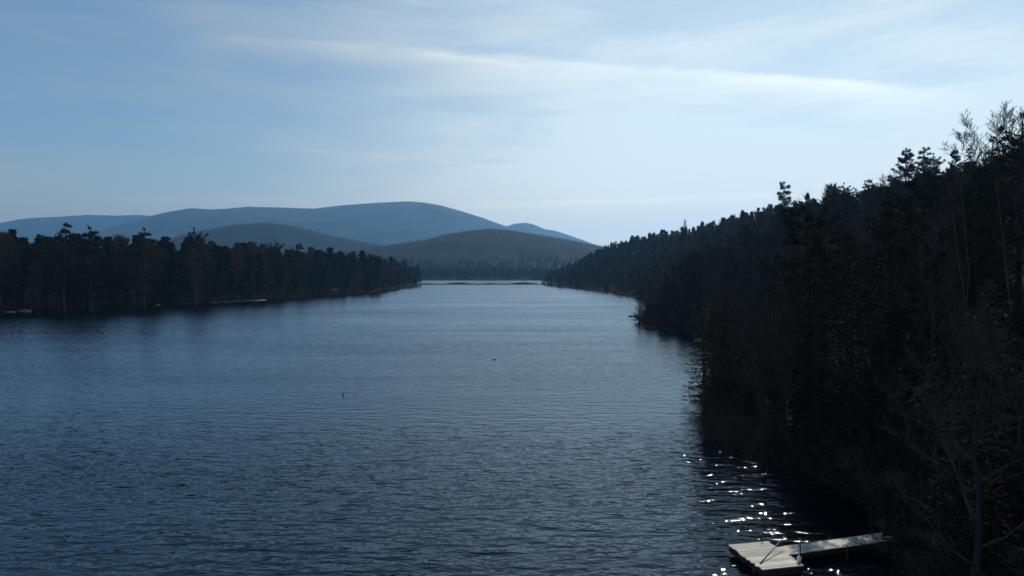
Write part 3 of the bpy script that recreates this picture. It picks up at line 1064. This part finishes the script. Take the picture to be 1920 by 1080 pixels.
# sandy strip on the left shore
mb = MB()
pts = [(397, 567.5), (430, 566.5), (470, 566), (500, 565.2)]
top, bot = [], []
for i, (px, py) in enumerate(pts):
    p = shore_point(px, -.4)
    e = .5 if 0 < i < 3 else .1
    bot.append(Vector((p.x + .6, p.y - 1.2, -.12))); top.append(Vector((p.x - 3 * e - .8, p.y + 4 * e, .55 + .2 * e)))
for i in range(3):
    mb.quad(bot[i], bot[i + 1], top[i + 1], top[i])
    mb.quad(top[i], top[i + 1], top[i + 1] - Vector((1, -1, 1.5)), top[i] - Vector((1, -1, 1.5)))
tag(link('beach', mb.mesh('beach', M['sand'])), 'short strip of pale sand at the edge of the left shore', 'beach', kind='structure')


def cabin(px, py, depth, w, dp, h, rh, wall, roof, label, name='cabin', rz=0.0, zoff=0.0):
    c = at_depth(px, py, depth)
    e = bpy.data.objects.new(name, None); COL.objects.link(e)
    e.location = (c.x, depth, max(tz(c.x, depth), .25) + zoff); e.rotation_euler = (0, 0, rz)
    tag(e, label, name.replace('_', ' '))
    mb = MB()
    mb.box((0, 0, h / 2 - .3), (w / 2, 0, 0), (0, dp / 2, 0), (0, 0, h / 2 + .3))
    n = len(mb.v)
    for s in (-1, 1):
        mb.v += [Vector((s * w / 2, -dp / 2, h)), Vector((s * w / 2, dp / 2, h)), Vector((s * w / 2, 0, h + rh))]
        mb.f.append((n, n + 1, n + 2)); n += 3
    link('wall', mb.mesh('cabin_wall', wall), e)
    rf = MB()
    for s in (-1, 1):
        a = Vector((0, s * (dp / 2 + .4), h - .25 + .02)); b2 = Vector((0, 0, h + rh + .06))
        mid = (a + b2) / 2; half = (a - b2) / 2
        rf.box(mid + Vector((0, 0, .06)), (w / 2 + .4, 0, 0), half, Vector((0, half.z, -half.y)).normalized() * .05)
    link('roof', rf.mesh('cabin_roof', roof), e)
    dm = MB(); dm.box((w * .22, -dp / 2 - .02, 1.0), (.45, 0, 0), (0, .03, 0), (0, 0, 1.0)); link('door', dm.mesh('cabin_door', M['frame_wood']), e)
    wm = MB(); wm.box((-w * .2, -dp / 2 - .02, h * .55), (.6, 0, 0), (0, .03, 0), (0, 0, .45)); link('window', wm.mesh('cabin_window', M['dark_plastic']), e)
    return e


cabin(973, 526, 800, 9, 6, 1.7, 1.3, M['hut_wall'], M['hut_roof'], 'low grey roofed hut on the spit at the far end of the lake', 'hut')
cabin(626, 526, 424, 3.6, 3.4, 2.0, 1.0, M['hut_wall'], M['hut_roof'], 'small grey cabin half hidden in the left shore wood', 'cabin', R(-12))

# ------------------------------------------------------------------ haze
hm = bpy.data.materials.new('haze'); hm.use_nodes = True
ht = hm.node_tree; ht.nodes.clear()
out = ht.nodes.new('ShaderNodeOutputMaterial'); pv = ht.nodes.new('ShaderNodeVolumePrincipled')
pv.inputs['Color'].default_value = (.24, .585, 1.0, 1)
pv.inputs['Density'].default_value = 8.9e-5
pv.inputs['Anisotropy'].default_value = .45
ht.links.new(pv.outputs[0], out.inputs['Volume'])
mb = MB(); mb.box((0, 4500, 340), (8200, 0, 0), (0, 5500, 0), (0, 0, 345))
haze = link('haze', mb.mesh('haze', hm)); tag(haze, 'thin blue haze in the air over the lake', 'haze', kind='stuff')

# ------------------------------------------------------------------ sky and sun
w = bpy.data.worlds.new('World'); scn.world = w; w.use_nodes = True
t = NT(w.node_tree)
bg = w.node_tree.nodes['Background']
sky = t.new('ShaderNodeTexSky', sky_type='NISHITA', sun_disc=False)
sky.sun_elevation = R(SUN_EL); sky.sun_rotation = R(SUN_AZ)
sky.air_density = 1.0; sky.dust_density = .35; sky.ozone_density = 3.0; sky.altitude = 500
tc = t.new('ShaderNodeTexCoord')
D_ = tc.outputs['Generated']
sep = t.new('ShaderNodeSeparateXYZ'); t.put(sep.inputs[0], D_)
X, Y, Z = sep.outputs
az = t.math('ARCTAN2', X, Y)
hyp = t.math('SQRT', t.math('ADD', t.math('MULTIPLY', X, X), t.math('MULTIPLY', Y, Y)))
el = t.math('ARCTAN2', Z, hyp)


def ae(px, py):
    d = ray(px, py)
    return math.atan2(d.x, d.y), math.atan2(d.z, math.hypot(d.x, d.y))


cv = t.new('ShaderNodeCombineXYZ'); t.put(cv.inputs[0], az); t.put(cv.inputs[1], el)
AE = cv.outputs[0]


def stretch(vec, rot, s):
    mp = t.new('ShaderNodeMapping'); t.put(mp.inputs[0], vec)
    mp.inputs['Rotation'].default_value = (0, 0, R(rot)); mp.inputs['Scale'].default_value = s
    return mp.outputs[0]


fine = t.noise(stretch(AE, 5, (3.5, 22, 1)), 2.2, 6, .62, dist=.3)
wisp = t.noise(stretch(AE, 8, (1.6, 9, 1)), 1.7, 5, .58, dist=.4)


def streak(pts, w_up, w_dn, amt, fade=.06, nz=.6):
    A = np.array([ae(*p) for p in pts])
    c2, c1, c0 = np.polyfit(A[:, 0], A[:, 1], 2)
    e = t.math('ADD', t.math('MULTIPLY_ADD', t.math('MULTIPLY_ADD', az, float(c2), float(c1)), az, float(c0)),
               t.math('MULTIPLY_ADD', fine, .012, -.006))
    df = t.math('SUBTRACT', el, e)
    up = t.math('MAXIMUM', df, 0.0); dn = t.math('MINIMUM', df, 0.0)
    q = t.math('ADD', t.math('POWER', t.math('DIVIDE', up, w_up), 2.0), t.math('POWER', t.math('ABSOLUTE', t.math('DIVIDE', dn, w_dn)), 1.6))
    gss = t.math('EXPONENT', t.math('MULTIPLY', q, -1.0))
    a0, a1 = float(A[:, 0].min()), float(A[:, 0].max())
    m1 = t.smooth(az, a0 - fade * .3, a0 + fade); m2 = t.smooth(az, a1 + fade * .3, a1 - fade)
    m = t.math('MULTIPLY', t.math('MULTIPLY', m1, m2), gss)
    return t.math('MULTIPLY', t.math('MULTIPLY', m, t.math('MULTIPLY_ADD', fine, nz * 2, 1 - nz)), amt)


veil = t.math('MULTIPLY', t.math('MULTIPLY_ADD', t.smooth(wisp, .38, .74), .8, .2), .36)
veil = t.math('ADD', veil, t.math('MULTIPLY', t.smooth(fine, .5, .8), .13))
parts = [
    streak([(620, 78), (760, 90), (880, 108), (1020, 126), (1200, 134), (1400, 142), (1600, 156), (1850, 190)], .007, .022, .55, .12),
    streak([(780, 95), (840, 104), (900, 112), (1000, 122)], .003, .007, .30, .03),
    streak([(1300, 132), (1400, 139), (1500, 146), (1600, 155), (1700, 165)], .003, .012, .40, .05),
    streak([(350, 64), (420, 70), (500, 76), (640, 86), (720, 92)], .004, .018, .30, .06),
    streak([(860, 384), (1000, 378), (1200, 375), (1330, 372), (1470, 362)], .0035, .006, .34, .05),
    streak([(440, 272), (560, 281), (700, 291), (860, 304), (1000, 318)], .002, .003, .22, .05),
    streak([(200, 370), (280, 370), (380, 369), (480, 371), (600, 379)], .003, .007, .34, .04),
    streak([(1480, 70), (1600, 42), (1720, 16), (1830, -5)], .012, .010, .30, .06),
    streak([(250, 20), (450, 40), (650, 60), (850, 70)], .03, .03, .30, .1),
]
low = t.smooth(el, .42, .06)
broad = t.math('MULTIPLY', t.smooth(az, -.52, .16), t.math('MULTIPLY', t.math('MULTIPLY_ADD', wisp, .6, .38), t.math('MULTIPLY_ADD', low, .62, .72)))
broad = t.math('ADD', broad, t.math('MULTIPLY', t.smooth(el, .20, .03), .55))
tot = t.math('ADD', veil, broad)
trail = 0.0
for p_ in parts:
    trail = t.math('ADD', p_, trail)
tot = t.math('MULTIPLY', t.math('MINIMUM', tot, .9), t.smooth(el, .74, .42))

lum = t.new('ShaderNodeRGBToBW'); t.put(lum.inputs[0], sky.outputs[0])
# sky colour compressed to dim the glow round the sun
even = t.math('DIVIDE', 1.18, t.math('MULTIPLY_ADD', lum.outputs[0], .09, 1.0))
base = t.vmath('SCALE', sky.outputs[0], s=even)
lit = t.math('MULTIPLY_ADD', t.math('MULTIPLY', t.smooth(az, -.55, .2), t.math('MULTIPLY_ADD', low, .28, .86)), 5.0, 4.35)
cc = t.new('ShaderNodeCombineColor'); 
haze_low = t.smooth(el, .22, .02)
for i, (k, k2) in enumerate(((.89, .20), (1.0, .02), (1.03, -.14))):
    t.put(cc.inputs[i], t.math('MULTIPLY', lit, t.math('MULTIPLY_ADD', haze_low, k2, k)))
tint = t.mix(1.0, base, (.88, 1.0, .975), 'MULTIPLY')
col = t.mix(tot, tint, cc.outputs[0])
bright = t.vmath('MULTIPLY', cc.outputs[0], (1.24, 1.16, 1.08))
col = t.mix(t.math('MINIMUM', trail, .9), col, bright)
t.put(bg.inputs['Color'], col)
bg.inputs['Strength'].default_value = .1

sd = bpy.data.lights.new('sun', 'SUN'); sd.energy = 3.6; sd.angle = R(.53); sd.color = (1, .95, .87)
so = bpy.data.objects.new('sun', sd); COL.objects.link(so)
so.rotation_euler = sdir.to_track_quat('Z', 'Y').to_euler()
so.location = sdir * 300

# ------------------------------------------------------------------ render settings
vs = scn.view_settings
scn.display_settings.display_device = 'sRGB'
vs.view_transform = 'Standard'; vs.look = 'None'; vs.exposure = 0.0; vs.gamma = 1.0
scn.render.engine = 'CYCLES'
cy = scn.cycles
cy.max_bounces = 5; cy.diffuse_bounces = 2; cy.glossy_bounces = 2; cy.volume_bounces = 0
cy.use_denoising = True
cy.denoiser = 'OPENIMAGEDENOISE'
cy.denoising_input_passes = 'RGB_ALBEDO_NORMAL'
cy.sample_clamp_indirect = 6
